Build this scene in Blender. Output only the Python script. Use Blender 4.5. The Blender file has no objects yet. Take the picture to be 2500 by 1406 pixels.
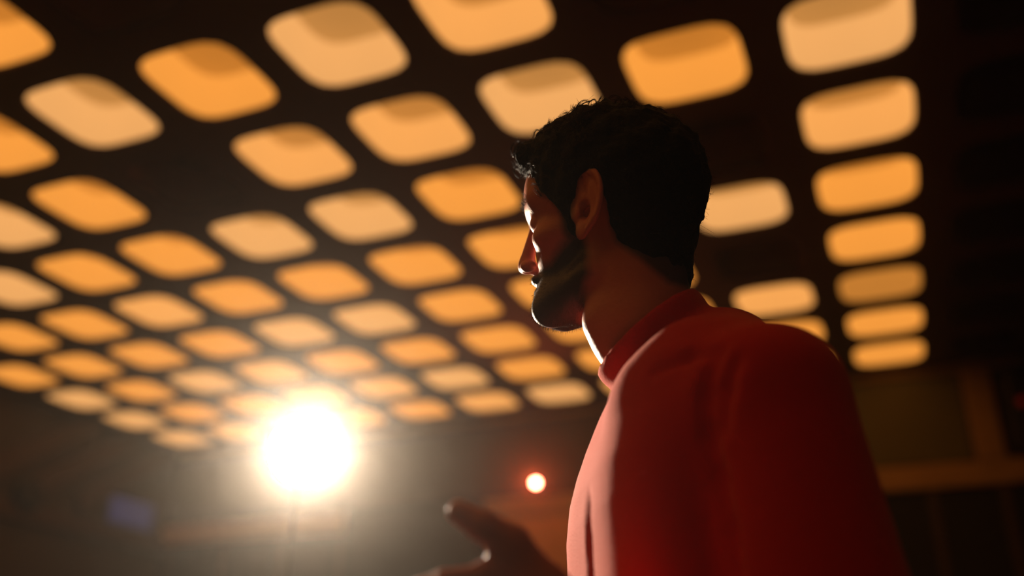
import bpy, math, random
import numpy as np
from mathutils import Vector, Matrix

# ------------------------------------------------------------------ camera, world, exposure
SC = bpy.context.scene
COL = SC.collection
YAW, PITCH, ROLL = math.radians(-22.262941), math.radians(24.760162), math.radians(0.4547612)
CAMZ = 1.1
FPX = 2323.7
fwd = Vector((math.sin(YAW) * math.cos(PITCH), math.cos(YAW) * math.cos(PITCH), math.sin(PITCH)))
right = fwd.cross(Vector((0, 0, 1))).normalized()
up = right.cross(fwd)
r2 = right * math.cos(ROLL) + up * math.sin(ROLL)
u2 = -right * math.sin(ROLL) + up * math.cos(ROLL)
cam_d = bpy.data.cameras.new('camera')
cam = bpy.data.objects.new('camera', cam_d)
COL.objects.link(cam)
m = Matrix((r2, u2, -fwd)).transposed().to_4x4()
m.translation = Vector((0, 0, CAMZ))
cam.matrix_world = m
cam_d.sensor_width = 36.0
cam_d.lens = FPX / 2500.0 * 36.0
cam_d.clip_start = 0.02
cam_d.dof.use_dof = True
cam_d.dof.focus_distance = 1.04
cam_d.dof.aperture_fstop = 1.6
SC.camera = cam

world = bpy.data.worlds.new('world')
SC.world = world
world.use_nodes = True
world.node_tree.nodes['Background'].inputs[0].default_value = (0, 0, 0, 1)
world.node_tree.nodes['Background'].inputs[1].default_value = 0.0

SC.view_settings.view_transform = 'Standard'
SC.view_settings.look = 'None'
SC.view_settings.gamma = 1.0
SC.view_settings.use_curve_mapping = False
SC.view_settings.exposure = 0.0
SC.cycles.use_denoising = True
SC.cycles.max_bounces = 4
SC.cycles.diffuse_bounces = 2
SC.cycles.volume_bounces = 0
SC.cycles.use_light_tree = False
SC.cycles.sample_clamp_indirect = 4.0

LAMP_POWER = 380.0           # the spotlight beyond the man
HAZE_DENSITY = 0.0056
HAZE_G = 0.93
COFFER_GAIN = 1.0

rng = np.random.default_rng(7)
random.seed(7)


# ------------------------------------------------------------------ helpers
def s2l(c):
    return tuple(((v / 255) / 12.92 if v / 255 <= 0.04045 else ((v / 255 + 0.055) / 1.055) ** 2.4) for v in c)


def mat(name, col, rough=0.7, bump=0.0, scale=20.0, var=0.0, metal=0.0, spec=0.5, emit=None, strength=1.0, sheen=None, sampling='AUTO'):
    m = bpy.data.materials.new(name)
    m.use_nodes = True
    nt = m.node_tree
    b = nt.nodes['Principled BSDF']
    b.inputs['Base Color'].default_value = (*col, 1)
    b.inputs['Roughness'].default_value = rough
    b.inputs['Metallic'].default_value = metal
    b.inputs['Specular IOR Level'].default_value = spec
    if var > 0 or bump > 0:
        tc = nt.nodes.new('ShaderNodeTexCoord')
        nz = nt.nodes.new('ShaderNodeTexNoise')
        nz.inputs['Scale'].default_value = scale
        nz.inputs['Detail'].default_value = 5
        nt.links.new(tc.outputs['Object'], nz.inputs['Vector'])
        if var > 0:
            mx = nt.nodes.new('ShaderNodeMix')
            mx.data_type = 'RGBA'
            mx.inputs[6].default_value = (*[v * (1 - var) for v in col], 1)
            mx.inputs[7].default_value = (*[min(1, v * (1 + var)) for v in col], 1)
            nt.links.new(nz.outputs['Fac'], mx.inputs[0])
            nt.links.new(mx.outputs[2], b.inputs['Base Color'])
        if bump > 0:
            bp = nt.nodes.new('ShaderNodeBump')
            bp.inputs['Strength'].default_value = bump
            bp.inputs['Distance'].default_value = 0.004
            nt.links.new(nz.outputs['Fac'], bp.inputs['Height'])
            nt.links.new(bp.outputs['Normal'], b.inputs['Normal'])
    m.cycles.emission_sampling = sampling
    if emit is not None:
        b.inputs['Emission Color'].default_value = (*emit, 1)
        b.inputs['Emission Strength'].default_value = strength
    if sheen is not None:
        b.inputs['Sheen Weight'].default_value = sheen[0]
        b.inputs['Sheen Roughness'].default_value = sheen[1]
        b.inputs['Sheen Tint'].default_value = (*sheen[2], 1)
    return m


def mesh_obj(name, verts, faces, material, parent=None, smooth=False):
    me = bpy.data.meshes.new(name)
    me.from_pydata(verts, [], faces)
    me.update()
    if smooth:
        me.polygons.foreach_set('use_smooth', [True] * len(me.polygons))
    o = bpy.data.objects.new(name, me)
    COL.objects.link(o)
    if material:
        me.materials.append(material)
    if parent:
        o.parent = parent
    return o


def empty(name, loc=(0, 0, 0), rz=0.0):
    o = bpy.data.objects.new(name, None)
    COL.objects.link(o)
    o.location = loc
    o.rotation_euler = (0, 0, rz)
    return o


def tag(o, label=None, cat=None, group=None, kind=None):
    if label: o['label'] = label
    if cat: o['category'] = cat
    if group: o['group'] = group
    if kind: o['kind'] = kind
    return o


class MB:
    """collects boxes and lathed shapes for one mesh"""
    def __init__(self):
        self.v, self.f = [], []

    def box(self, lo, hi, bev=0.0):
        n = len(self.v)
        x0, y0, z0 = lo
        x1, y1, z1 = hi
        if bev <= 0:
            self.v += [(x0, y0, z0), (x1, y0, z0), (x1, y1, z0), (x0, y1, z0), (x0, y0, z1), (x1, y0, z1), (x1, y1, z1), (x0, y1, z1)]
            self.f += [tuple(n + k for k in q) for q in ((3, 2, 1, 0), (4, 5, 6, 7), (0, 1, 5, 4), (1, 2, 6, 5), (2, 3, 7, 6), (3, 0, 4, 7))]
            return self
        # chamfered box: 24 vertices
        idx = {}
        for sx in (0, 1):
            for sy in (0, 1):
                for sz in (0, 1):
                    c = (x1 if sx else x0, y1 if sy else y0, z1 if sz else z0)
                    dx, dy, dz = (-bev if sx else bev), (-bev if sy else bev), (-bev if sz else bev)
                    for ax, p in (('x', (c[0], c[1] + dy, c[2] + dz)), ('y', (c[0] + dx, c[1], c[2] + dz)), ('z', (c[0] + dx, c[1] + dy, c[2]))):
                        idx[(sx, sy, sz, ax)] = len(self.v)
                        self.v.append(p)
        def q(*k): self.f.append(tuple(idx[t] for t in k))
        for s in (0, 1):
            q((s, 0, 0, 'x'), (s, 1, 0, 'x'), (s, 1, 1, 'x'), (s, 0, 1, 'x'))
            q((0, s, 0, 'y'), (1, s, 0, 'y'), (1, s, 1, 'y'), (0, s, 1, 'y'))
            q((0, 0, s, 'z'), (1, 0, s, 'z'), (1, 1, s, 'z'), (0, 1, s, 'z'))
        for s in (0, 1):
            for t in (0, 1):
                q((s, t, 0, 'x'), (s, t, 1, 'x'), (s, t, 1, 'y'), (s, t, 0, 'y'))
                q((s, 0, t, 'x'), (s, 1, t, 'x'), (s, 1, t, 'z'), (s, 0, t, 'z'))
                q((0, s, t, 'y'), (1, s, t, 'y'), (1, s, t, 'z'), (0, s, t, 'z'))
                for w in (0, 1):
                    q((s, t, w, 'x'), (s, t, w, 'y'), (s, t, w, 'z'))
        return self

    def lathe(self, prof, seg=32, axis='z', centre=(0, 0, 0), cap=True):
        n = len(self.v)
        for (r, h) in prof:
            for k in range(seg):
                a = 2 * math.pi * k / seg
                p = (r * math.cos(a), r * math.sin(a), h)
                if axis == 'y': p = (p[0], h, p[1])
                if axis == 'x': p = (h, p[0], p[1])
                self.v.append((p[0] + centre[0], p[1] + centre[1], p[2] + centre[2]))
        for i in range(len(prof) - 1):
            for k in range(seg):
                k2 = (k + 1) % seg
                self.f.append((n + i * seg + k, n + i * seg + k2, n + (i + 1) * seg + k2, n + (i + 1) * seg + k))
        if cap:
            self.f.append(tuple(n + k for k in range(seg))[::-1])
            self.f.append(tuple(n + (len(prof) - 1) * seg + k for k in range(seg)))
        return self

    def build(self, name, material, parent=None, smooth=False):
        o = mesh_obj(name, self.v, self.f, material, parent, False)
        import bmesh
        bm = bmesh.new()
        bm.from_mesh(o.data)
        bmesh.ops.recalc_face_normals(bm, faces=bm.faces)
        bm.to_mesh(o.data)
        bm.free()
        if smooth:
            o.data.polygons.foreach_set('use_smooth', [True] * len(o.data.polygons))
            try:
                o.data.set_sharp_from_angle(angle=math.radians(40))
            except Exception:
                pass
        return o


# ------------------------------------------------------------------ materials
M_ceil = mat('dark_brown_ceiling', s2l((84, 52, 46)), rough=0.75, bump=0.15, scale=60, var=0.12)
M_wall = mat('brown_plaster', s2l((76, 64, 52)), rough=0.85, bump=0.2, scale=30, var=0.15)
M_wood = mat('warm_wood', s2l((184, 140, 84)), rough=0.5, bump=0.15, scale=14, var=0.2)
M_dark = mat('dark_panel', s2l((24, 19, 19)), rough=0.7, bump=0.1, scale=25, var=0.15)
M_brace = mat('stained_wood', s2l((74, 50, 32)), rough=0.6, bump=0.15, scale=14, var=0.2)
M_black = mat('matt_black', s2l((16, 15, 16)), rough=0.6)
M_floor = mat('dark_floor', s2l((70, 48, 36)), rough=0.5, bump=0.1, scale=12, var=0.2)
M_metal = mat('bronze_metal', s2l((60, 48, 40)), rough=0.4, metal=0.9)

# ------------------------------------------------------------------ the ceiling with its coffers
U = 0.6
OX, OY, OZ = 0.13561646 * U, 5.05883105 * U, 3.89021489 * U + CAMZ
I0, I1, J0, J1 = -2, 10, -8, 6
HALF, DEPTH, LIP, NEXP = 0.368 * U, 0.36 * U, 0.016, 4.2
SEG = 32
XL, XR = OX - (I1 + 0.62) * U, OX - (I0 - 0.62) * U
YB, YF = OY + (J1 + 0.62) * U, OY + (J0 - 0.62) * U


def squircle(half, k, n=NEXP):
    a = 2 * math.pi * k / SEG
    c, s = math.cos(a), math.sin(a)
    r = half / (abs(c) ** n + abs(s) ** n) ** (1 / n)
    return r * c, r * s


verts, faces = [], []
for i in range(I0, I1 + 1):
    for j in range(J0, J1 + 1):
        cx, cy = OX - i * U, OY + j * U
        n = len(verts)
        for k in range(SEG):
            a = 2 * math.pi * k / SEG
            c, s = math.cos(a), math.sin(a)
            mm = 0.5 * U / max(abs(c), abs(s))
            verts.append((cx + mm * c, cy + mm * s, OZ))
        for k in range(SEG):
            x, y = squircle(HALF + 0.006, k)
            verts.append((cx + x, cy + y, OZ))
        for k in range(SEG):
            x, y = squircle(HALF, k)
            verts.append((cx + x, cy + y, OZ + LIP * 0.5))
        for k in range(SEG):
            x, y = squircle(HALF, k)
            verts.append((cx + x, cy + y, OZ + LIP))
        for ring in range(3):
            for k in range(SEG):
                k2 = (k + 1) % SEG
                faces.append((n + ring * SEG + k, n + (ring + 1) * SEG + k, n + (ring + 1) * SEG + k2, n + ring * SEG + k2))
# margin between the last coffers and the walls
gx0, gx1 = OX - (I1 + 0.5) * U, OX - (I0 - 0.5) * U
gy0, gy1 = OY + (J0 - 0.5) * U, OY + (J1 + 0.5) * U
for (a0, b0, a1, b1) in ((XL, YF, gx0, YB), (gx1, YF, XR, YB), (gx0, YF, gx1, gy0), (gx0, gy1, gx1, YB)):
    n = len(verts)
    verts += [(a0, b0, OZ), (a0, b1, OZ), (a1, b1, OZ), (a1, b0, OZ)]
    faces.append((n, n + 1, n + 2, n + 3))
tag(mesh_obj('ceiling', verts, faces, M_ceil), 'dark brown ceiling pierced by a grid of square coffers', kind='structure')

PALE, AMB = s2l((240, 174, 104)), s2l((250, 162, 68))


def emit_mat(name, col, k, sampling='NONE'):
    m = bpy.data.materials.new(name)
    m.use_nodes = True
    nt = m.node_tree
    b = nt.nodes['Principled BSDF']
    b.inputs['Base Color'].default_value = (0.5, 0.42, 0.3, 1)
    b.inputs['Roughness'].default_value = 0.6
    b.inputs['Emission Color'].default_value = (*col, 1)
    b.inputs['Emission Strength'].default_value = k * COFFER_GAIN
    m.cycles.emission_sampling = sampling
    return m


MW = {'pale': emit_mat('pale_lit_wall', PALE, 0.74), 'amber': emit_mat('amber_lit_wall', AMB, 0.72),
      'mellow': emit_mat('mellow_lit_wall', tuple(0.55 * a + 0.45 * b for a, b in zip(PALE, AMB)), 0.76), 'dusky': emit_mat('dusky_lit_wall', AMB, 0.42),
      'unlit': mat('unlit_wall', s2l((150, 98, 56)), rough=0.7), 'dark': mat('dark_wall', s2l((60, 36, 24)), rough=0.7)}
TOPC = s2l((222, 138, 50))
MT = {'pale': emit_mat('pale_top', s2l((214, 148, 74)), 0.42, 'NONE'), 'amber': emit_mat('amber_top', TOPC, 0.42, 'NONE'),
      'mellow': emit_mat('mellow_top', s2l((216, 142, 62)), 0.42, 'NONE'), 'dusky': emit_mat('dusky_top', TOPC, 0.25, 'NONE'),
      'unlit': mat('unlit_top', s2l((90, 60, 36)), rough=0.7), 'dark': mat('dark_top', s2l((40, 26, 18)), rough=0.7)}
pale_set = {(5, -1), (3, -1), (2, 0), (0, 0), (4, 1), (5, 1), (1, 2), (5, 3), (6, 3), (7, 0), (8, 1), (5, 5), (8, 4), (10, 4), (10, 5), (10, 6), (4, 6)}
mellow_set = {(2, -1), (3, 0), (4, 0), (1, 4), (0, 1), (5, 6), (6, 5), (7, 4), (9, 6), (3, 6), (7, 2)}
unlit_set = {(1, 1), (1, 3), (5, 0), (4, -2), (1, -1)}
ORD = ['first', 'second', 'third', 'fourth', 'fifth', 'sixth', 'seventh', 'eighth', 'ninth', 'tenth', 'eleventh', 'twelfth', 'thirteenth', 'fourteenth', 'fifteenth']


def coffer_meshes():
    v, f = [], []
    rings = [(0, 1.0), (0.86, 0.985), (1.0, 0.93)]
    for h, sc in rings:
        for k in range(SEG):
            x, y = squircle(HALF * sc, k)
            v.append((x, y, LIP + h * (DEPTH - LIP)))
    for r in range(len(rings) - 1):
        for k in range(SEG):
            k2 = (k + 1) % SEG
            f.append((r * SEG + k, (r + 1) * SEG + k, (r + 1) * SEG + k2, r * SEG + k2))
    w = bpy.data.meshes.new('recess_wall')
    w.from_pydata(v, [], f)
    w.polygons.foreach_set('use_smooth', [True] * len(w.polygons))
    v, f = [], []
    tr = [(0.93, 0.0), (0.5, 0.014)]
    for sc, dz in tr:
        for k in range(SEG):
            x, y = squircle(HALF * sc, k)
            v.append((x, y, DEPTH + dz))
    v.append((0, 0, DEPTH + 0.02))
    for k in range(SEG):
        k2 = (k + 1) % SEG
        f.append((k, SEG + k, SEG + k2, k2))
        f.append((SEG + k, 2 * SEG, SEG + k2))
    t = bpy.data.meshes.new('top_panel')
    t.from_pydata(v, [], f)
    t.polygons.foreach_set('use_smooth', [True] * len(t.polygons))
    return w, t


W0, T0 = coffer_meshes()
wall_me, top_me = {}, {}
for k in MW:
    wall_me[k] = W0.copy(); wall_me[k].materials.append(MW[k])
    top_me[k] = T0.copy(); top_me[k].materials.append(MT[k])
ADJ = {'pale': 'pale cream', 'amber': 'amber', 'mellow': 'soft golden', 'dusky': 'dusky amber', 'unlit': 'dim unlit', 'dark': 'dark unlit'}
for i in range(I0, I1 + 1):
    for j in range(J0, J1 + 1):
        kind = 'amber'
        if (i, j) in pale_set: kind = 'pale'
        elif (i, j) in mellow_set: kind = 'mellow'
        elif (i, j) == (0, 4): kind = 'dusky'
        elif i < 0: kind = 'dark'
        elif (i, j) in unlit_set: kind = 'unlit'
        t = empty('ceiling_light', (OX - i * U, OY + j * U, OZ))
        wo = bpy.data.objects.new('recess_wall', wall_me[kind]); COL.objects.link(wo); wo.parent = t
        to = bpy.data.objects.new('top_panel', top_me[kind]); COL.objects.link(to); to.parent = t
        lab = f"{ADJ[kind]} ceiling coffer, {ORD[J1 - j]} row from far wall, {ORD[i + 2]} column from the right"
        tag(t, lab, 'ceiling light', 'square coffer lights in the ceiling grid')

# ------------------------------------------------------------------ room shell
def structure(name, lo, hi, material, label=None, bev=0.0, kind='structure', parent=None):
    o = MB().box(lo, hi, bev).build(name, material, parent)
    if not parent:
        tag(o, label, kind=kind)
    return o


structure('floor', (XL - 0.2, YF - 0.2, -0.1), (XR + 0.2, YB + 0.2, 0.0), M_floor)
structure('wall_back', (XL - 0.2, YB, 0.0), (XR + 0.2, YB + 0.2, OZ + 0.4), M_wall)
structure('wall_left', (XL - 0.2, YF, 0.0), (XL, YB, OZ + 0.4), M_wall)
structure('wall_right', (XR, YF, 0.0), (XR + 0.2, YB, OZ + 0.4), M_dark)
structure('wall_front', (XL - 0.2, YF - 0.2, 0.0), (XR + 0.2, YF, OZ + 0.4), M_wall)
# a wooden rail runs across the back wall, lower wall in dark panels under it
structure('trim_1', (XL, YB - 0.05, 2.575), (XR, YB, 2.74), M_wood, 'wooden rail running along the back wall', 0.008)
structure('trim_2', (0.52, YB - 0.06, 2.74), (0.70, YB, OZ), M_wood, 'wooden post above the rail', 0.008)
structure('trim_3', (XL, YB - 0.03, OZ - 0.06), (XR, YB, OZ), M_wood, 'wooden cornice under the ceiling edge', 0.006)
for n_, x0 in enumerate((-6.2, -5.6, -5.0, -4.4, 0.18, 0.62, 1.1)):
    structure(f'trim_{4 + n_}', (x0, YB - 0.035, 0.1), (x0 + 0.06, YB, 2.575), M_brace, 'narrow upright batten under the rail', 0.006)
lower = MB()
lower.box((XL, YB - 0.02, 0.1), (-2.9, YB, 2.575)); lower.box((-0.6, YB - 0.02, 0.1), (XR, YB, 2.575))
tag(lower.build('wall_back_dado', M_dark), 'dark panelling under the rail of the back wall', kind='structure')
structure('wall_back_panel', (-3.03, YB - 0.04, 0.3), (-0.7, YB - 0.0, 2.64), mat('lit_orange_wood', s2l((235, 165, 84)), rough=0.5, bump=0.15, scale=14, var=0.2), 'wooden panelling below the red lamp, warm light put into its orange colour', 0.006)  # brighter orange base colour stands in for a warm lit stretch of wall


structure('wall_back_frieze', (-0.62, YB - 0.015, 2.76), (0.50, YB, OZ - 0.07), mat('olive_plaster', s2l((112, 104, 70)), rough=0.85, bump=0.2, scale=30, var=0.15), 'olive panel between rail and ceiling beside the post', 0.004)

# ------------------------------------------------------------------ things on the walls
t = empty('wall_panel', (-3.72, YB - 0.06, 2.0))
MB().box((-0.60, -0.05, -0.55), (0.64, 0.04, 0.76), 0.012).build('frame', M_black, t)
MB().box((-0.56, -0.058, -0.51), (0.60, -0.05, 0.72)).build('screen', mat('dark_screen', s2l((20, 19, 18)), rough=0.35), t)
tag(t, 'dark flat panel on the back wall behind the raised hand', 'wall panel')

t = empty('wall_speaker', (0.93, YB - 0.16, 2.98))
MB().box((-0.17, -0.12, -0.22), (0.25, 0.16, 0.30), 0.015).build('cabinet', M_black, t)
MB().box((-0.15, -0.13, -0.20), (0.23, -0.12, 0.28), 0.004).build('grille', M_dark, t)
MB().lathe([(0.03, -0.135), (0.022, -0.15), (0.001, -0.155)], 16, 'y', (-0.10, 0, 0.06)).build('indicator', mat('red_indicator', (0.1, 0.005, 0.005), emit=(1, 0.03, 0.01), strength=0.05), t)
MB().box((-0.04, 0.1, -0.2), (0.12, 0.16, -0.24)).build('bracket', M_metal, t)
tag(t, 'black box loudspeaker on the rail beside the wooden post', 'speaker')

t = empty('round_speaker', (XL + 0.0, 5.40, 2.70))
MB().lathe([(0.105, 0.0), (0.12, 0.02), (0.12, 0.09), (0.10, 0.11)], 28, 'x').build('housing', M_black, t, True)
MB().lathe([(0.095, 0.105), (0.06, 0.098), (0.02, 0.118), (0.001, 0.12)], 28, 'x').build('cone', M_dark, t, True)
tag(t, 'round black speaker high on the left wall', 'speaker')

t = empty('wall_screen', (XL + 0.0, 6.53, 2.78))
MB().box((0, -0.27, -0.12), (0.03, 0.27, 0.12), 0.006).build('casing', M_black, t)
MB().box((0.03, -0.26, -0.11), (0.033, 0.26, 0.11)).build('display', mat('blue_display', (0.02, 0.02, 0.05), emit=s2l((96, 88, 138)), strength=0.2, rough=0.3), t)
tag(t, 'small dim blue screen on the left wall below the coffers', 'screen')

for k, (ya, za, yb, zb) in enumerate(((6.45, OZ, 5.42, 2.74), (5.95, OZ, 4.92, 2.74), (6.95, OZ, 5.92, 2.74))):
    d = Vector((0, yb - ya, zb - za)); L = d.length
    o = MB().box((0, -0.09, 0), (0.06, 0.09, L), 0.008).build(f'trim_{20 + k}', M_brace)
    o.location = (XL, ya, za)
    o.rotation_euler = (math.atan2(-(d.y), d.z) , 0, 0)
    tag(o, 'slanted wooden brace on the left wall', kind='structure')
structure('trim_30', (XL, YF, 2.5), (XL + 0.05, YB, 2.64), M_brace, 'wooden rail along the left wall', 0.008)

# red lamp on the back wall
t = empty('red_lamp', (-2.59, YB - 0.04, 2.815))
MB().lathe([(0.055, 0.04), (0.06, 0.02), (0.06, -0.10), (0.05, -0.12)], 24, 'y').build('housing', M_black, t, True)
MB().lathe([(0.022, -0.12), (0.021, -0.135), (0.014, -0.148), (0.001, -0.154)], 24, 'y').build('bulb', mat('red_glow', (0.3, 0.02, 0.01), emit=(110, 17, 9), strength=1.0, sampling='NONE'), t, True)
ld = bpy.data.lights.new('red_light', 'SPOT'); ld.energy = 30; ld.color = (1, 0.12, 0.035); ld.shadow_soft_size = 0.03
ld.spot_size = math.radians(110); ld.spot_blend = 0.6
lo_ = bpy.data.objects.new('red_light', ld); COL.objects.link(lo_); lo_.parent = t; lo_.location = (0, -0.19, 0)
lo_.rotation_euler = (Vector((0, 0, CAMZ)) - Vector((-2.59, YB, 2.815))).to_track_quat('-Z', 'Y').to_euler()
tag(t, 'small glowing red lamp on the back wall above the rail', 'lamp')


def from_px(px, py, z):
    x, y = (px - 1250) / FPX * z, -(py - 703) / FPX * z
    return Vector((0, 0, CAMZ)) + r2 * x + u2 * y + fwd * z


# spotlight on a slender stand, its round lens turned towards the man and the viewer
LP = from_px(745, 1100, 2.6)
LR = 0.100
AIM = Vector((0.0, 0.52, 1.38))
t = empty('spotlight', (LP.x, LP.y, 0))
gz = LP.z
dirv = (AIM - LP).normalized()
qr = dirv.to_track_quat('Y', 'Z')
def lamp_part(prof, name, material, smooth=True):
    o = MB().lathe(prof, 40, 'y').build(name, material, t, smooth)
    o.rotation_euler = qr.to_euler(); o.location = (0, 0, gz)
    return o
lamp_part([(LR * 0.98, -0.004), (LR * 0.8, 0.006), (LR * 0.4, 0.012), (0.001, 0.014)], 'lens', mat('lamp_lens', (0.8, 0.8, 0.8), emit=(1.0, 0.86, 0.68), strength=50, sampling='NONE'))
lamp_part([(0.02, -0.16), (0.045, -0.15), (0.052, -0.12), (LR, -0.03), (LR + 0.004, -0.002), (LR + 0.003, 0.002), (LR * 0.98, 0.0)], 'housing', M_black)
MB().lathe([(0.006, 0.03), (0.006, gz - 0.045)], 16, 'z', tuple(-dirv * 0.09 - Vector((0, 0, -dirv.z * 0.09)))).build('pole', M_metal, t, True)
MB().lathe([(0.14, 0.0), (0.14, 0.015), (0.13, 0.022), (0.02, 0.035)], 32, 'z', tuple(-dirv * 0.09 - Vector((0, 0, -dirv.z * 0.09)))).build('base', M_metal, t, True)
ld = bpy.data.lights.new('spot_light', 'SPOT'); ld.energy = LAMP_POWER; ld.color = (1.0, 0.80, 0.58); ld.shadow_soft_size = LR * 0.9
ld.spot_size = math.radians(100); ld.spot_blend = 0.5
lo_ = bpy.data.objects.new('spot_light', ld); COL.objects.link(lo_); lo_.parent = t
lo_.rotation_euler = dirv.to_track_quat('-Z', 'Y').to_euler(); lo_.location = Vector((0, 0, gz)) + dirv * 0.03
tag(t, 'glaring white round spotlight on a stand, turned towards the man', 'spotlight')

# ------------------------------------------------------------------ the man (signed-distance modelling, meshed with surface nets)
SP, CP = math.sin(PITCH), math.cos(PITCH)


def pxb(px, py, b):
    """point at horizontal distance b seen at pixel px, py -> (a right, b away, c above camera) in metres"""
    k = (703 - py) / FPX
    c = b * (SP + k * CP) / (CP - k * SP)
    zc = b * CP + c * SP
    return np.array([(px - 1250) / FPX * zc, b, c])


def surface_nets(fn, lo, hi, h):
    lo, hi = np.array(lo, float), np.array(hi, float)
    n = np.ceil((hi - lo) / h).astype(int) + 1
    ax = [(lo[k] + h * np.arange(n[k])).astype(np.float32) for k in range(3)]
    X, Y, Z = np.meshgrid(*ax, indexing='ij')
    D = fn(X, Y, Z).astype(np.float32)
    S = D < 0
    nx, ny, nz = n
    acc = np.zeros((nx - 1, ny - 1, nz - 1, 3), np.float32)
    cnt = np.zeros((nx - 1, ny - 1, nz - 1), np.float32)
    offs = [(i, j, k) for i in (0, 1) for j in (0, 1) for k in (0, 1)]
    def sub(A, o): return A[o[0]:o[0] + nx - 1, o[1]:o[1] + ny - 1, o[2]:o[2] + nz - 1]
    for p in offs:
        for axis in range(3):
            if p[axis]: continue
            q = list(p); q[axis] = 1; q = tuple(q)
            d0, d1 = sub(D, p), sub(D, q)
            cr = sub(S, p) != sub(S, q)
            t = np.where(cr, d0 / np.where(cr, d0 - d1, 1), 0)
            for k in range(3):
                acc[..., k] += np.where(cr, p[k] + (t if k == axis else 0), 0)
            cnt += cr
    act = cnt > 0
    idx = -np.ones(act.shape, np.int64)
    idx[act] = np.arange(act.sum())
    ii = np.argwhere(act)
    V = lo + h * (ii + acc[act] / cnt[act][:, None])
    quads = []
    for axis in range(3):
        s0 = [slice(None)] * 3; s1 = [slice(None)] * 3
        s0[axis] = slice(0, -1); s1[axis] = slice(1, None)
        A, B = S[tuple(s0)], S[tuple(s1)]
        e = np.argwhere(A != B)
        o1, o2 = [k for k in range(3) if k != axis]
        ok = (e[:, o1] > 0) & (e[:, o2] > 0) & (e[:, o1] < n[o1] - 1) & (e[:, o2] < n[o2] - 1)
        e = e[ok]
        inside = A[tuple(e.T)]
        def cell(d1, d2):
            c = e.copy(); c[:, o1] += d1; c[:, o2] += d2
            return idx[tuple(c.T)]
        q = np.stack([cell(-1, -1), cell(0, -1), cell(0, 0), cell(-1, 0)], 1)
        flip = inside if axis != 1 else ~inside
        q[~flip] = q[~flip][:, ::-1]
        quads.append(q)
    Q = np.concatenate(quads)
    return V, Q


def smin(a, b, k):
    h = np.clip(0.5 + 0.5 * (b - a) / k, 0, 1)
    return b * (1 - h) + a * h - k * h * (1 - h)


def smax(a, b, k): return -smin(-a, -b, k)


def ell(x, y, z, c, r):
    px, py, pz = (x - c[0]) / r[0], (y - c[1]) / r[1], (z - c[2]) / r[2]
    k0 = np.sqrt(px * px + py * py + pz * pz) + 1e-6
    k1 = np.sqrt((px / r[0]) ** 2 + (py / r[1]) ** 2 + (pz / r[2]) ** 2) + 1e-6
    return k0 * (k0 - 1) / k1


def cap(x, y, z, a, b, ra, rb=None):
    rb = ra if rb is None else rb
    a, b = np.array(a, float), np.array(b, float)
    d = b - a
    t = np.clip(((x - a[0]) * d[0] + (y - a[1]) * d[1] + (z - a[2]) * d[2]) / (d @ d), 0, 1)
    return np.sqrt((x - a[0] - t * d[0]) ** 2 + (y - a[1] - t * d[1]) ** 2 + (z - a[2] - t * d[2]) ** 2) - (ra + (rb - ra) * t)


def poly_sd(x, y, P):
    """signed distance to a polygon, negative inside"""
    d = np.full(x.shape, 1e9, np.float32)
    ins = np.zeros(x.shape, bool)
    for k in range(len(P)):
        (ax, ay), (bx, by) = P[k], P[k - 1]
        ex, ey = bx - ax, by - ay
        t = np.clip(((x - ax) * ex + (y - ay) * ey) / (ex * ex + ey * ey), 0, 1)
        d = np.minimum(d, (x - ax - t * ex) ** 2 + (y - ay - t * ey) ** 2)
        c = (ay > y) != (by > y)
        with np.errstate(divide='ignore', invalid='ignore'):
            ins ^= c & (x < ex * (y - ay) / (ey if ey else 1e-9) + ax)
    return np.where(ins, -1, 1) * np.sqrt(d)


_wr = np.random.default_rng(3)
def waves(n, wl):
    d = _wr.normal(size=(n, 3)); d /= np.linalg.norm(d, axis=1)[:, None]
    return d * (2 * np.pi / wl), _wr.uniform(0, 6.28, n)
def wave(x, y, z, w):
    s = 0
    for k, p in zip(*w): s = s + np.sin(k[0] * x + k[1] * y + k[2] * z + p)
    return s / math.sqrt(len(w[1]))


# --- head frame (centimetres: f forward, l left, u up), posed in the a, b, c frame
PSI, NOD, TILT = math.radians(30.3), math.radians(-3.3), math.radians(11.7)
HO = np.array([0.1075, 0.9385, 0.5087])
F0 = np.array([-math.cos(PSI), math.sin(PSI), 0]); L0 = np.array([-math.sin(PSI), -math.cos(PSI), 0]); U0 = np.array([0, 0, 1.0])
HF = math.cos(NOD) * F0 - math.sin(NOD) * U0
HU = math.cos(NOD) * U0 + math.sin(NOD) * F0
HL = math.cos(TILT) * L0 - math.sin(TILT) * HU
HU = math.cos(TILT) * HU + math.sin(TILT) * L0
HB = np.stack([HF, HL, HU])          # rows: head axes


def head_to_abc(V): return HO + (np.asarray(V) * 0.01) @ HB
def abc_to_head(P): return (np.asarray(P) - HO) @ HB.T * 100


# collar ring
CB = 0.93
c_front, c_back = pxb(1456, 897, CB), pxb(1690, 716, CB)
C0 = (c_front + c_back) / 2
ring = c_back - c_front
RINGL = np.linalg.norm(ring)
CX = ring / RINGL                                    # front -> back
CN = np.array([-CX[2], 0, CX[0]]);  CN = CN if CN[2] > 0 else -CN   # ring axis, up
neck_lo = abc_to_head(C0 - CN * 0.09)
neck_mid = abc_to_head(C0)
throat = abc_to_head(c_front + CX * 0.033 - CN * 0.015 - np.array([0, 0.008, 0]))
throat_top = abc_to_head(pxb(1416, 790, 0.925) + np.array([0.030, 0, 0.004]))


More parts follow.
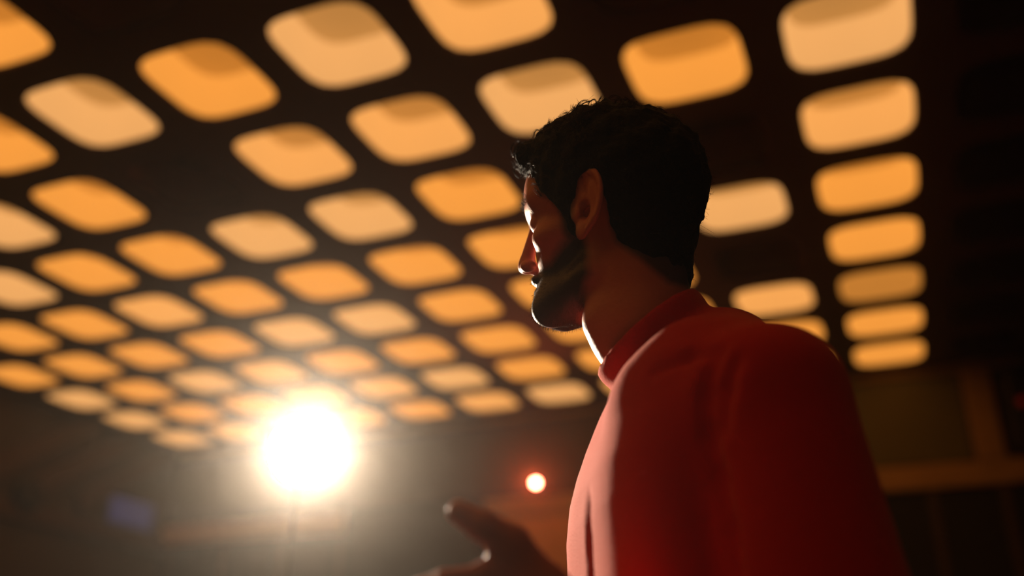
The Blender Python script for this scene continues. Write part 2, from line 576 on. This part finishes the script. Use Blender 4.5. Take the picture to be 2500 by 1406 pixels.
def head_sdf(f, l, u):
    L = np.abs(l)
    d = ell(f, l, u, (-0.8, 0, 4.2), (9.4, 7.3, 8.2))
    d = smin(d, ell(f, l, u, (4.4, 0, 4.4), (5.2, 6.0, 5.6)), 1.5)
    d = smin(d, ell(f, l, u, (3.9, 0, -2.0), (4.7, 5.4, 6.0)), 1.5)
    d = smin(d, ell(f, l, u, (5.0, 0, -7.3), (4.1, 4.0, 3.3)), 1.6)
    d = smin(d, cap(f, L, u, (0.8, 4.7, -6.3), (7.2, 1.9, -8.8), 1.7, 1.8), 1.5)
    d = smin(d, ell(f, L, u, (4.5, 4.4, -1.2), (2.7, 2.0, 1.6)), 1.2)
    d = smin(d, cap(f, L, u, (8.9, 0.5, 2.9), (6.6, 4.5, 3.3), 1.0, 0.85), 1.1)
    d = smax(d, -ell(f, L, u, (9.4, 3.3, 0.7), (1.9, 2.2, 1.35)), 0.9)
    d = smin(d, ell(f, L, u, (6.75, 3.0, 0.9), (1.4, 1.6, 1.3)), 0.35)
    # nose
    d = smin(d, cap(f, l, u, (9.1, 0, 1.9), (10.5, 0, -1.9), 0.62, 0.85), 0.8)
    d = smin(d, ell(f, l, u, (10.65, 0, -2.75), (1.05, 1.05, 0.95)), 0.6)
    d = smin(d, ell(f, L, u, (9.85, 1.15, -3.1), (1.0, 0.75, 0.75)), 0.5)
    d = smax(d, -ell(f, L, u, (10.1, 0.62, -3.85), (0.6, 0.34, 0.5)), 0.2)
    # lips and chin
    d = smin(d, ell(f, l, u, (8.5, 0, -5.0), (1.15, 2.3, 0.85)), 0.6)
    d = smin(d, ell(f, l, u, (8.4, 0, -6.5), (1.05, 2.0, 0.8)), 0.5)
    d = smax(d, -cap(f, L, u, (9.65, 0, -5.75), (8.5, 2.4, -5.8), 0.16), 0.25)
    d = smax(d, -ell(f, l, u, (9.9, 0, -7.55), (0.9, 2.2, 0.5)), 0.7)
    d = smin(d, ell(f, l, u, (8.0, 0, -8.9), (1.45, 1.9, 1.4)), 0.9)
    # neck
    d = smin(d, cap(f, l, u, (-2.6, 0, -3.0), neck_mid, 5.8, 5.1), 1.8)
    d = smin(d, cap(f, l, u, neck_mid, neck_lo, 5.1, 5.2), 1.5)
    d = smin(d, cap(f, l, u, throat_top, throat, 2.7, 2.6), 1.5)
    # ear: outer shell, helix rim, hollow, tragus, lobe
    ca, sa = math.cos(0.16), math.sin(0.16)
    ES = 1.12
    xf, xu = (f + 0.95) / ES, (u - 0.55) / ES
    ef, eu = xf * ca + xu * sa, -xf * sa + xu * ca      # leaning back
    el_ = (L - 7.35) / ES + ef * 0.42
    shell = ell(ef, el_, eu, (0, 0, 0.3), (1.95, 0.42, 3.05))
    rr = np.sqrt((ef / 1.82) ** 2 + ((eu - 0.45) / 2.7) ** 2) + 1e-6
    rim = np.sqrt(((rr - 1) * 1.9) ** 2 + (el_ - 0.28) ** 2) - 0.30
    rim = np.where((eu < -1.3) & (ef > -0.4), rim + (-(eu + 1.3)) * 0.6, rim)
    ear = smin(shell, rim, 0.25)
    ear = smin(ear, cap(ef, el_, eu, (-0.35, 0.2, 1.6), (-0.95, 0.2, -1.4), 0.26, 0.3), 0.3)
    ear = smax(ear, -ell(ef, el_, eu, (0.15, 0.6, -0.6), (0.85, 0.95, 1.05)), 0.2)
    ear = smax(ear, -ell(ef, el_, eu, (0.35, 0.55, 1.55), (0.42, 0.42, 0.75)), 0.2)
    ear = smin(ear, ell(ef, el_, eu, (1.1, 0.15, -0.7), (0.5, 0.35, 0.7)), 0.25)
    ear = smin(ear, ell(ef, el_, eu, (0.35, 0.1, -2.55), (0.8, 0.38, 0.85)), 0.4)
    d = smin(d, ear * ES, 0.35)
    return d


HAIRLINE = [(9.8, 8.0), (8.6, 7.2), (7.2, 6.6), (6.0, 5.2), (5.3, 3.4), (3.9, 2.4), (3.0, 0.8), (2.6, -2.6), (1.1, -2.6), (0.7, 0.8), (-0.2, 3.6), (-1.6, 3.9), (-2.7, 2.0),
            (-2.7, -1.6), (-3.2, -3.6), (-5.6, -5.8), (-8.0, -8.4), (-14, -9.4), (-14, 18), (14, 18), (14, 9)]
W1, W2 = waves(7, 2.6), waves(9, 1.1)


def hair_sdf(f, l, u):
    d = ell(f, l, u, (-1.3, 0, 4.6), (10.5, 8.15, 9.0))
    d = smin(d, ell(f, l, u, (0.8, 0, 7.4), (8.8, 7.0, 6.6)), 1.5)
    d = smin(d, ell(f, l, u, (7.4, 0, 8.9), (2.7, 5.2, 2.4)), 1.2)
    d = smin(d, cap(f, l, u, (-3.6, 0, -1.0), (-2.9, 0, -7.5), 6.2, 5.6), 2.0)
    d = d + 0.20 * wave(f, l, u, W1) + 0.09 * wave(f, l, u, W2)
    edge = poly_sd(f + 0.15 * wave(f, l, u, W2), u + 0.2 * wave(f, l, u, W1), HAIRLINE)
    return smax(d, edge, 0.9)


# --- person root
PA, PB = 0.20, 0.93
hx, hy = math.sin(YAW), math.cos(YAW)
PERSON = empty('person', (hy * PA + hx * PB, -hx * PA + hy * PB, 0), -YAW)
def to_local(P):
    P = np.asarray(P, float)
    return np.stack([P[:, 0] - PA, P[:, 1] - PB, P[:, 2] + CAMZ], 1)


def sdf_obj(name, V, Q, material, parent=None, attrs=None):
    me = bpy.data.meshes.new(name)
    me.vertices.add(len(V)); me.vertices.foreach_set('co', np.ascontiguousarray(V, np.float32).ravel())
    me.loops.add(Q.size); me.loops.foreach_set('vertex_index', np.ascontiguousarray(Q, np.int32).ravel())
    me.polygons.add(len(Q)); me.polygons.foreach_set('loop_start', np.arange(0, Q.size, 4, dtype=np.int32))
    me.polygons.foreach_set('use_smooth', np.ones(len(Q), bool))
    me.update(calc_edges=True)
    for k, v in (attrs or {}).items():
        a = me.attributes.new(k, 'FLOAT', 'POINT'); a.data.foreach_set('value', np.ascontiguousarray(v, np.float32))
    me.validate()
    o = bpy.data.objects.new(name, me); COL.objects.link(o)
    me.materials.append(material)
    if parent: o.parent = parent
    return o


def normals_of(V, Q):
    n = np.cross(V[Q[:, 2]] - V[Q[:, 0]], V[Q[:, 3]] - V[Q[:, 1]])
    N = np.zeros_like(V)
    for k in range(4): np.add.at(N, Q[:, k], n)
    return N / (np.linalg.norm(N, axis=1)[:, None] + 1e-12)


# materials
def skin_material():
    m = mat('skin', (0.52, 0.15, 0.095), rough=0.48, bump=0.12, scale=240, var=0.06)
    nt = m.node_tree; b = nt.nodes['Principled BSDF']
    at = nt.nodes.new('ShaderNodeAttribute'); at.attribute_name = 'beard'
    mx = nt.nodes.new('ShaderNodeMix'); mx.data_type = 'RGBA'
    src = b.inputs['Base Color'].links[0].from_socket
    nt.links.new(src, mx.inputs[6]); mx.inputs[7].default_value = (0.020, 0.013, 0.010, 1)
    nt.links.new(at.outputs['Fac'], mx.inputs[0]); nt.links.new(mx.outputs[2], b.inputs['Base Color'])
    b.inputs['Subsurface Weight'].default_value = 0.08
    b.inputs['Subsurface Radius'].default_value = (1.0, 0.25, 0.12)
    b.inputs['Subsurface Scale'].default_value = 0.003
    return m
M_skin = skin_material()
M_hair = mat('dark_hair', (0.007, 0.006, 0.006), rough=0.75, spec=0.12, bump=0.6, scale=160)
M_strand = mat('hair_strand', (0.030, 0.015, 0.008), rough=0.6, spec=0.18)
M_strand.node_tree.nodes['Principled BSDF'].inputs['Transmission Weight'].default_value = 0.0
M_sweater = mat('red_wool', (0.53, 0.012, 0.012), rough=0.9, spec=0.08, bump=0.35, scale=420, var=0.12, sheen=(0.28, 0.5, (1.0, 0.6, 0.48)))
M_trouser = mat('dark_trousers', s2l((30, 30, 36)), rough=0.9, bump=0.2, scale=200)
M_shoe = mat('black_leather', s2l((18, 16, 16)), rough=0.4)

# --- head and neck skin
hV, hQ = surface_nets(head_sdf, (-13.5, -9.6, -24), (13.6, 9.6, 13.8), 0.25)
f_, l_, u_ = hV.T
L_ = np.abs(l_)
BEARD = [(1.0, 0.2), (2.4, -2.0), (5.0, -4.2), (7.4, -4.3), (9.4, -4.0), (13, -4.0), (13, -12), (5.5, -12.0), (2.0, -9.4), (-0.2, -6.6), (0.4, -3.0)]
bsd = poly_sd(f_, u_, BEARD)
beard = np.clip(0.5 - bsd / 1.2, 0, 1)
lips = np.clip(1.2 - np.sqrt(((u_ + 5.75) / 1.15) ** 2 + (L_ / 2.4) ** 2 + ((f_ - 10.2) / 1.6) ** 2), 0, 1) * 2.2
beard = beard * (1 - np.clip(lips, 0, 1)) * 0.97
scalp = np.clip(0.5 - poly_sd(f_, u_, HAIRLINE) / 0.8, 0, 1)
scalp *= (np.abs(l_) < 7.6) | (u_ > 4)
dark = np.maximum(beard, scalp * 0.9)
head_abc = head_to_abc(hV)

# --- near arm with the raised hand, thumb up, metres in a, b, c
sh_near = pxb(1893, 968, 0.75); arm_dn = pxb(2010, 1420, 0.735)
ad = (arm_dn - sh_near) / np.linalg.norm(arm_dn - sh_near)
el_near = sh_near + ad * 0.30
HBD = 0.70
wrist = pxb(1440, 1550, HBD + 0.02)
th_cmc = pxb(1342, 1438, HBD - 0.005); th_mcp = pxb(1258, 1322, HBD - 0.015); th_ip = pxb(1184, 1284, HBD - 0.02); th_tip = pxb(1124, 1250, HBD - 0.02)
palm = pxb(1285, 1470, HBD + 0.01)
kn = [pxb(1185, 1408, HBD - 0.012), pxb(1195, 1452, HBD), pxb(1212, 1494, HBD + 0.01), pxb(1236, 1530, HBD + 0.018)]
i1 = [pxb(1090, 1418, HBD - 0.02), pxb(1090, 1470, HBD - 0.004), pxb(1110, 1520, HBD + 0.008), pxb(1150, 1566, HBD + 0.018)]
i2 = [pxb(1030, 1440, HBD - 0.02), pxb(1030, 1500, HBD + 0.0), pxb(1055, 1556, HBD + 0.012), pxb(1105, 1600, HBD + 0.022)]
i3 = [pxb(985, 1468, HBD - 0.015), pxb(992, 1536, HBD + 0.008), pxb(1020, 1592, HBD + 0.02), pxb(1078, 1632, HBD + 0.028)]
sh_far = np.array([sh_near[0], 2 * 0.93 - 0.75, sh_near[2]]); el_far = np.array([0.27, 1.13, -0.06])


def hand_sdf(x, y, z):
    d = cap(x, y, z, el_near, wrist, 0.036, 0.0235)
    d = smin(d, cap(x, y, z, wrist, palm, 0.01910, 0.02059), 0.01472)
    d = smin(d, cap(x, y, z, wrist, th_cmc, 0.01769, 0.01546), 0.01472)
    d = smin(d, cap(x, y, z, palm, kn[0], 0.01910, 0.01033), 0.01323)
    d = smin(d, cap(x, y, z, palm, kn[2], 0.01910, 0.01100), 0.01323)
    d = smin(d, cap(x, y, z, th_cmc, th_mcp, 0.01472, 0.01100), 0.01033)
    d = smin(d, cap(x, y, z, th_mcp, th_ip, 0.0116, 0.0108), 0.005)
    d = smin(d, cap(x, y, z, pxb(1228, 1352, HBD - 0.01), pxb(1225, 1400, HBD - 0.006), 0.008, 0.009), 0.012)
    d = smin(d, cap(x, y, z, th_ip, th_tip, 0.0108, 0.0086), 0.004)
    for k in range(4):
        r = (0.00749, 0.00770, 0.00736, 0.00662)[k]
        d = smin(d, cap(x, y, z, kn[k], i1[k], r * 1.12, r), 0.00439)
        d = smin(d, cap(x, y, z, i1[k], i2[k], r, r * 0.93), 0.00223)
        d = smin(d, cap(x, y, z, i2[k], i3[k], r * 0.93, r * 0.8), 0.00223)
    return d


allp = np.array([el_near, wrist, th_tip, palm] + i3)
gV, gQ = surface_nets(hand_sdf, allp.min(0) - 0.06, allp.max(0) + 0.06, 0.0026)

# --- torso core and far arm
wr_far = el_far + np.array([-0.20, -0.02, -0.12]); hd_far = wr_far + np.array([-0.075, -0.01, -0.05])


def body_sdf(x, y, z):
    d = cap(x, y, z, el_far, wr_far, 0.036, 0.026)
    d = smin(d, cap(x, y, z, wr_far, hd_far, 0.026, 0.030), 0.02)
    for k in range(4):
        b0 = hd_far + np.array([-0.008, -0.030 + 0.02 * k, -0.012])
        b1 = b0 + np.array([-0.035, 0.0, -0.022]); b2 = b1 + np.array([-0.012, 0, -0.03])
        d = smin(d, cap(x, y, z, b0, b1, 0.0105, 0.0095), 0.005); d = smin(d, cap(x, y, z, b1, b2, 0.0095, 0.008), 0.003)
    b0 = hd_far + np.array([0.02, 0.03, 0.012]); b1 = b0 + np.array([-0.04, 0.02, -0.005]); b2 = b1 + np.array([-0.028, -0.002, -0.012])
    d = smin(d, cap(x, y, z, b0, b1, 0.014, 0.012), 0.008); d = smin(d, cap(x, y, z, b1, b2, 0.012, 0.009), 0.003)
    d = np.minimum(d, cap(x, y, z, sh_near, el_near, 0.045, 0.038))
    d = smin(d, cap(x, y, z, C0 - CN * 0.10, (0.20, 0.93, -0.05), 0.05, 0.07), 0.03)
    d = smin(d, cap(x, y, z, C0 - CN * 0.10, C0 - CN * 0.03, 0.045, 0.045), 0.02)
    d = smin(d, cap(x, y, z, sh_near, (0.19, 0.93, 0.20), 0.028, 0.03), 0.02)
    d = smin(d, cap(x, y, z, sh_far, (0.19, 0.93, 0.20), 0.028, 0.03), 0.02)
    d = smin(d, cap(x, y, z, sh_far, el_far, 0.042, 0.036), 0.02)
    return d


bV, bQ = surface_nets(body_sdf, (-0.16, 0.58, -0.30), (0.46, 1.26, 0.50), 0.006)
VB = np.concatenate([head_abc, gV, bV]); QB = np.concatenate([hQ, gQ + len(hV), bQ + len(hV) + len(gV)])
BODY = sdf_obj('body', to_local(VB), QB, M_skin, PERSON, {'beard': np.concatenate([dark, np.zeros(len(gV) + len(bV))])})

# --- hair cap
aV, aQ = surface_nets(hair_sdf, (-13.2, -10.6, -11), (12.4, 10.6, 16.2), 0.24)
HAIR = sdf_obj('hair', to_local(head_to_abc(aV)), aQ, M_hair, PERSON)
tag(HAIR, 'short dark curly hair')


def strands(name, pos, rad, material, parent):
    n, k, _ = pos.shape
    hc = bpy.data.hair_curves.new(name)
    hc.add_curves([k] * n)
    hc.attributes['position'].data.foreach_set('vector', np.ascontiguousarray(pos, np.float32).ravel())
    ra = hc.attributes.get('radius') or hc.attributes.new('radius', 'FLOAT', 'POINT')
    ra.data.foreach_set('value', np.ascontiguousarray(rad, np.float32).ravel())
    o = bpy.data.objects.new(name, hc); COL.objects.link(o)
    hc.materials.append(material)
    o.parent = parent
    return o


def grow(V, N, pick, length, curl, turns, lean, k, jit):
    """strands with curls rooted on V along N (centimetres)"""
    n = len(pick)
    r, d = V[pick], N[pick] + lean + rng.normal(0, jit, (n, 3))
    d /= np.linalg.norm(d, axis=1)[:, None]
    e1 = np.cross(d, rng.normal(size=(n, 3))); e1 /= np.linalg.norm(e1, axis=1)[:, None]
    e2 = np.cross(d, e1)
    t = np.linspace(0, 1, k)[None, :, None]
    ph = rng.uniform(0, 6.28, (n, 1, 1)); tn = turns * rng.uniform(0.6, 1.4, (n, 1, 1)); cu = curl * rng.uniform(0.5, 1.3, (n, 1, 1))
    ln = length * rng.uniform(0.5, 1.25, (n, 1, 1))
    amp = cu * np.minimum(1, t * 3)
    base = r[:, None, :] - 0.3 * N[pick][:, None, :] * 1.0
    return base + d[:, None, :] * ln * t + e1[:, None, :] * amp * (np.cos(ph + tn * 6.28 * t) - np.cos(ph)) + e2[:, None, :] * amp * np.sin(ph + tn * 6.28 * t)


aN = normals_of(aV, aQ)
if np.mean(np.sum(aN * (aV - aV.mean(0)), 1)) < 0: aN = -aN
outer = np.where((hair_sdf(*(aV + aN * 0.8).T) > 0.3) & (np.sum(aN * (aV - np.array([-1, 0, 3])), 1) > 0))[0]
ou = aV[outer]
w = np.clip((ou[:, 2] + 0.8 * ou[:, 0] - 4) / 8, 0.02, 1)
guides = rng.choice(outer, 300, p=w / w.sum())
K, CH = 16, 12
lean = np.array([0.35, 0, 0.1])
gpos = grow(aV, aN, guides, 0.7, 0.62, 0.85, lean, K, 0.6)
pos = np.repeat(gpos, CH, 0) + rng.normal(0, 0.06, (len(gpos) * CH, 1, 3)) + rng.normal(0, 0.12, (len(gpos) * CH, 1, 3)) * np.linspace(0, 1, K)[None, :, None] ** 2
w = np.clip((ou[:, 2] + 4) / 10, 0.3, 1)
pick = rng.choice(outer, 2600, p=w / w.sum())
fine = grow(aV, aN, pick, 0.75, 0.16, 0.8, np.array([-0.1, 0, -0.3]), K, 0.5)
stray = grow(aV, aN, rng.choice(outer, 26), 2.6, 0.2, 0.6, np.array([-0.3, 0, 0.0]), K, 0.4)
pos = np.concatenate([pos, fine, stray])
rad = np.full((len(pos), K), 0.00010); rad[:, -1] = 0.00004
strands('curls', to_local(head_to_abc(pos.reshape(-1, 3))).reshape(pos.shape), rad, M_strand, HAIR)

# --- beard and eyebrow hairs
hN = normals_of(hV, hQ)
if np.mean(np.sum(hN * (hV - hV.mean(0)), 1)) < 0: hN = -hN
cand = np.where(beard > 0.45)[0]
pick = rng.choice(cand, 5200)
pos = grow(hV + rng.normal(0, 0.06, hV.shape), hN, pick, 0.62, 0.03, 0.5, np.array([0.1, 0, -0.75]), 5, 0.25)
rad = np.full((len(pick), 5), 0.00007); rad[:, -1] = 0.00002
BEARDO = strands('beard', to_local(head_to_abc(pos.reshape(-1, 3))).reshape(pos.shape), rad, M_strand, PERSON)
tag(BEARDO, 'short trimmed dark beard')
brow = np.where((np.abs(u_ - (3.15 + 0.06 * L_)) < 0.42) & (L_ > 0.9) & (L_ < 5.2) & (f_ > 6.2))[0]
pick = rng.choice(brow, 420)
pos = grow(hV + rng.normal(0, 0.05, hV.shape), hN * 0.35, pick, 0.45, 0.03, 0.4, np.array([-0.1, 0, 0.25]), 5, 0.2)
pos[:, :, 1] += np.sign(pos[:, :1, 1]) * np.linspace(0, 0.4, 5)[None, :]
rad = np.full((len(pick), 5), 0.00008); rad[:, -1] = 0.00002
strands('eyebrows', to_local(head_to_abc(pos.reshape(-1, 3))).reshape(pos.shape), rad, M_strand, PERSON)

# --- sweater
rows = [(880, 1486, 1740, 0.080), (930, 1494, 1840, 0.122), (985, 1474, 1915, 0.155), (1030, 1452, 1945, 0.162), (1075, 1431, 1965, 0.165), (1130, 1411, 1980, 0.17), (1200, 1394, 1990, 0.175), (1290, 1388, 2005, 0.178), (1406, 1396, 2012, 0.178)]
tc_, tf_, tb_, tw_ = [], [], [], []
for py, xf, xb, rb in rows:
    A, B = pxb(xf, py, CB), pxb(xb, py, CB)
    tc_.append(A[2]); tf_.append(A[0]); tb_.append(B[0]); tw_.append(rb)
tc_ = [tc_[0] + 0.06] + tc_ + [-0.02, -0.22]; tf_ = [tf_[0] + 0.03] + tf_ + [tf_[-1] + 0.005, tf_[-1] + 0.03]
tb_ = [tb_[0] - 0.03] + tb_ + [tb_[-1] - 0.0, tb_[-1] + 0.0]; tw_ = [0.05] + tw_ + [0.175, 0.17]
o_ = np.argsort(tc_); tc_, tf_, tb_, tw_ = [np.array(v)[o_] for v in (tc_, tf_, tb_, tw_)]
WF = waves(5, 0.16)
ST = math.sin(math.radians(4.6))
TZ, TE = [pxb(1500, 1100, CB)[2], pxb(1500, 980, CB)[2], pxb(1500, 900, CB)[2]], [4.0, 2.6, 2.0]


FOLDS = []
CHA, CHB = pxb(1622, 975, 0.835), pxb(1712, 905, 0.815)


def sweater_sdf(x, y, z):
    zf = z
    af, ab, rb = np.interp(zf, tc_, tf_), np.interp(zf, tc_, tb_), np.interp(zf, tc_, tw_)
    ra, am = (ab - af) / 2, (ab + af) / 2
    ex, ey = x - am, y - CB
    st = ST * np.interp(zf, TZ, [1.0, 0.35, 0.0])
    rx, ry = ex + ey * st, ey - ex * st          # chest turned a little towards the viewer
    tn = np.interp(zf, TZ, TE)
    q = ((np.abs(rx) / (ra - 0.62 * rb * st) + 1e-6) ** tn + (np.abs(ry) / rb + 1e-6) ** tn) ** (1 / tn) + 1e-6
    d = (q - 1) * np.minimum(ra, rb)
    d = smax(d, z - (C0[2] - 0.05), 0.05)
    d = smax(d, -0.20 - z, 0.03)
    # trapezius and shoulders
    for sh, bb in ((sh_near, CB - 0.03), (sh_far, CB + 0.03)):
        d = smin(d, cap(x, y, z, C0 - CN * 0.05 + np.array([0.046, bb - CB, -0.003]), sh + np.array([-0.006, 0, 0.006]), 0.052, 0.052), 0.06)
    d = smin(d, cap(x, y, z, CHA, CHB, 0.034, 0.040), 0.04)
    near = smin(cap(x, y, z, sh_near, el_near, 0.0600, 0.0650), cap(x, y, z, el_near, wrist + (el_near - wrist) * 0.08, 0.056, 0.034), 0.03)
    far = smin(cap(x, y, z, sh_far, el_far, 0.060, 0.056), cap(x, y, z, el_far, wr_far, 0.056, 0.038), 0.03)
    d = smin(d, near, 0.018)
    d = smin(d, far, 0.018)
    # folds running down from the armpit and on the front
    for (p, q_, r, k_) in FOLDS:
        d = smax(d, -cap(x, y, z, p, q_, r), k_)
    d = d + 0.0016 * wave(x, y, z * 0.35, WF)
    # collar
    gx = (x - C0[0]) * CX[0] + (z - C0[2]) * CX[2]
    gn = (x - C0[0]) * CN[0] + (z - C0[2]) * CN[2]
    rr = np.sqrt(gx ** 2 + (y - CB) ** 2)
    R = RINGL / 2 + 0.001 + np.clip(-gn - 0.02, 0, 1) * 0.25 - 0.006 * np.exp(-((gn + 0.032) / 0.010) ** 2)
    tube = smax(np.abs(rr - R + 0.006) - 0.0065, gn + 0.002, 0.006)
    tube = smax(tube, -0.075 - gn, 0.01)
    hole = smax(rr - R + 0.0125, -0.05 - gn, 0.005)
    d = smax(d, -hole, 0.004)
    d = smin(d, tube, 0.010)
    # hollow sleeves at the cuffs
    return d


def on_sweater(px, py):
    """first point of the sweater along the line of sight of a pixel"""
    bs = np.linspace(0.55, 1.25, 701)
    P = np.array([pxb(px, py, b_) for b_ in bs])
    d = sweater_sdf(P[:, 0], P[:, 1], P[:, 2])
    k = np.argmax(d < 0)
    return P[k]
def fold(pts, r): return [(on_sweater(*p), on_sweater(*q), r, 0.010) for p, q in zip(pts, pts[1:])]
_f = fold([(1738, 880), (1722, 960), (1730, 1060), (1758, 1160), (1790, 1290), (1806, 1400)], 0.0065)
_f += fold([(1792, 880), (1770, 950), (1764, 1040)], 0.005)
def chest_at(b_, c_):
    xs = np.linspace(-0.1, 0.3, 401)
    d = sweater_sdf(xs, np.full(401, b_), np.full(401, c_))
    return np.array([xs[np.argmax(d < 0)], b_, c_])
_c = [chest_at(0.872 + 0.02 * t_, 0.185 - 0.33 * t_) + np.array([-0.004, 0, 0]) for t_ in np.linspace(0, 1, 10)]
_f += [(p, q, r, 0.02) for p, q, r in zip(_c, _c[1:], np.linspace(0.001, 0.011, 9))]
_f += fold([(1600, 905), (1680, 870), (1760, 850)], 0.003)
FOLDS = _f
sV, sQ = surface_nets(sweater_sdf, (-0.12, 0.60, -0.24), (0.44, 1.28, C0[2] + 0.12), 0.0044)
SW = sdf_obj('sweater', to_local(sV), sQ, M_sweater, PERSON)
tag(SW, 'red wool mock neck sweater')

# --- trousers and shoes, below the frame
def trouser_sdf(x, y, z):
    d = ell(x, y, z, (0.20, CB, -0.22), (0.125, 0.17, 0.14))
    for s in (-1, 1):
        d = smin(d, cap(x, y, z, (0.20, CB + s * 0.09, -0.26), (0.17, CB + s * 0.11, -0.62), 0.088, 0.066), 0.05)
        d = smin(d, cap(x, y, z, (0.17, CB + s * 0.11, -0.62), (0.21, CB + s * 0.12, -CAMZ + 0.07), 0.064, 0.056), 0.03)
    return d
tV, tQ = surface_nets(trouser_sdf, (-0.02, 0.62, -CAMZ - 0.02), (0.42, 1.24, -0.05), 0.01)
sdf_obj('trousers', to_local(tV), tQ, M_trouser, PERSON)
for s in (-1, 1):
    def shoe_sdf(x, y, z):
        d = ell(x, y, z, (0.13, CB + s * 0.12, -CAMZ + 0.035), (0.145, 0.05, 0.05))
        d = smin(d, cap(x, y, z, (0.21, CB + s * 0.12, -CAMZ + 0.05), (0.21, CB + s * 0.12, -CAMZ + 0.11), 0.045), 0.03)
        return smax(d, -CAMZ - z, 0.006)
    vV, vQ = surface_nets(shoe_sdf, (-0.05, CB + s * 0.12 - 0.08, -CAMZ - 0.02), (0.30, CB + s * 0.12 + 0.08, -CAMZ + 0.19), 0.008)
    vV[:, 2] = np.maximum(vV[:, 2], -CAMZ)
    sdf_obj('shoe', to_local(vV), vQ, M_shoe, PERSON)
tag(PERSON, 'bearded man with dark curly hair in a red mock neck sweater, looking down', 'person')


# ------------------------------------------------------------------ haze volume, added to imitate the glare around the lamp
hz = MB().box((XL + 0.14, YF + 0.05, 0.02), (XR - 0.05, YB - 0.34, OZ - 0.02)).build('haze', None)
hm = bpy.data.materials.new('glare_haze')
hm.use_nodes = True
nt = hm.node_tree
nt.nodes.remove(nt.nodes['Principled BSDF'])
vs = nt.nodes.new('ShaderNodeVolumeScatter')
vs.inputs['Color'].default_value = (1.0, 0.93, 0.85, 1)
vs.inputs['Density'].default_value = HAZE_DENSITY
vs.inputs['Anisotropy'].default_value = HAZE_G
nt.links.new(vs.outputs[0], nt.nodes['Material Output'].inputs['Volume'])
hz.data.materials.append(hm)
tag(hz, 'thin warm haze added to spread the glare around the lamp', 'haze', kind='stuff')
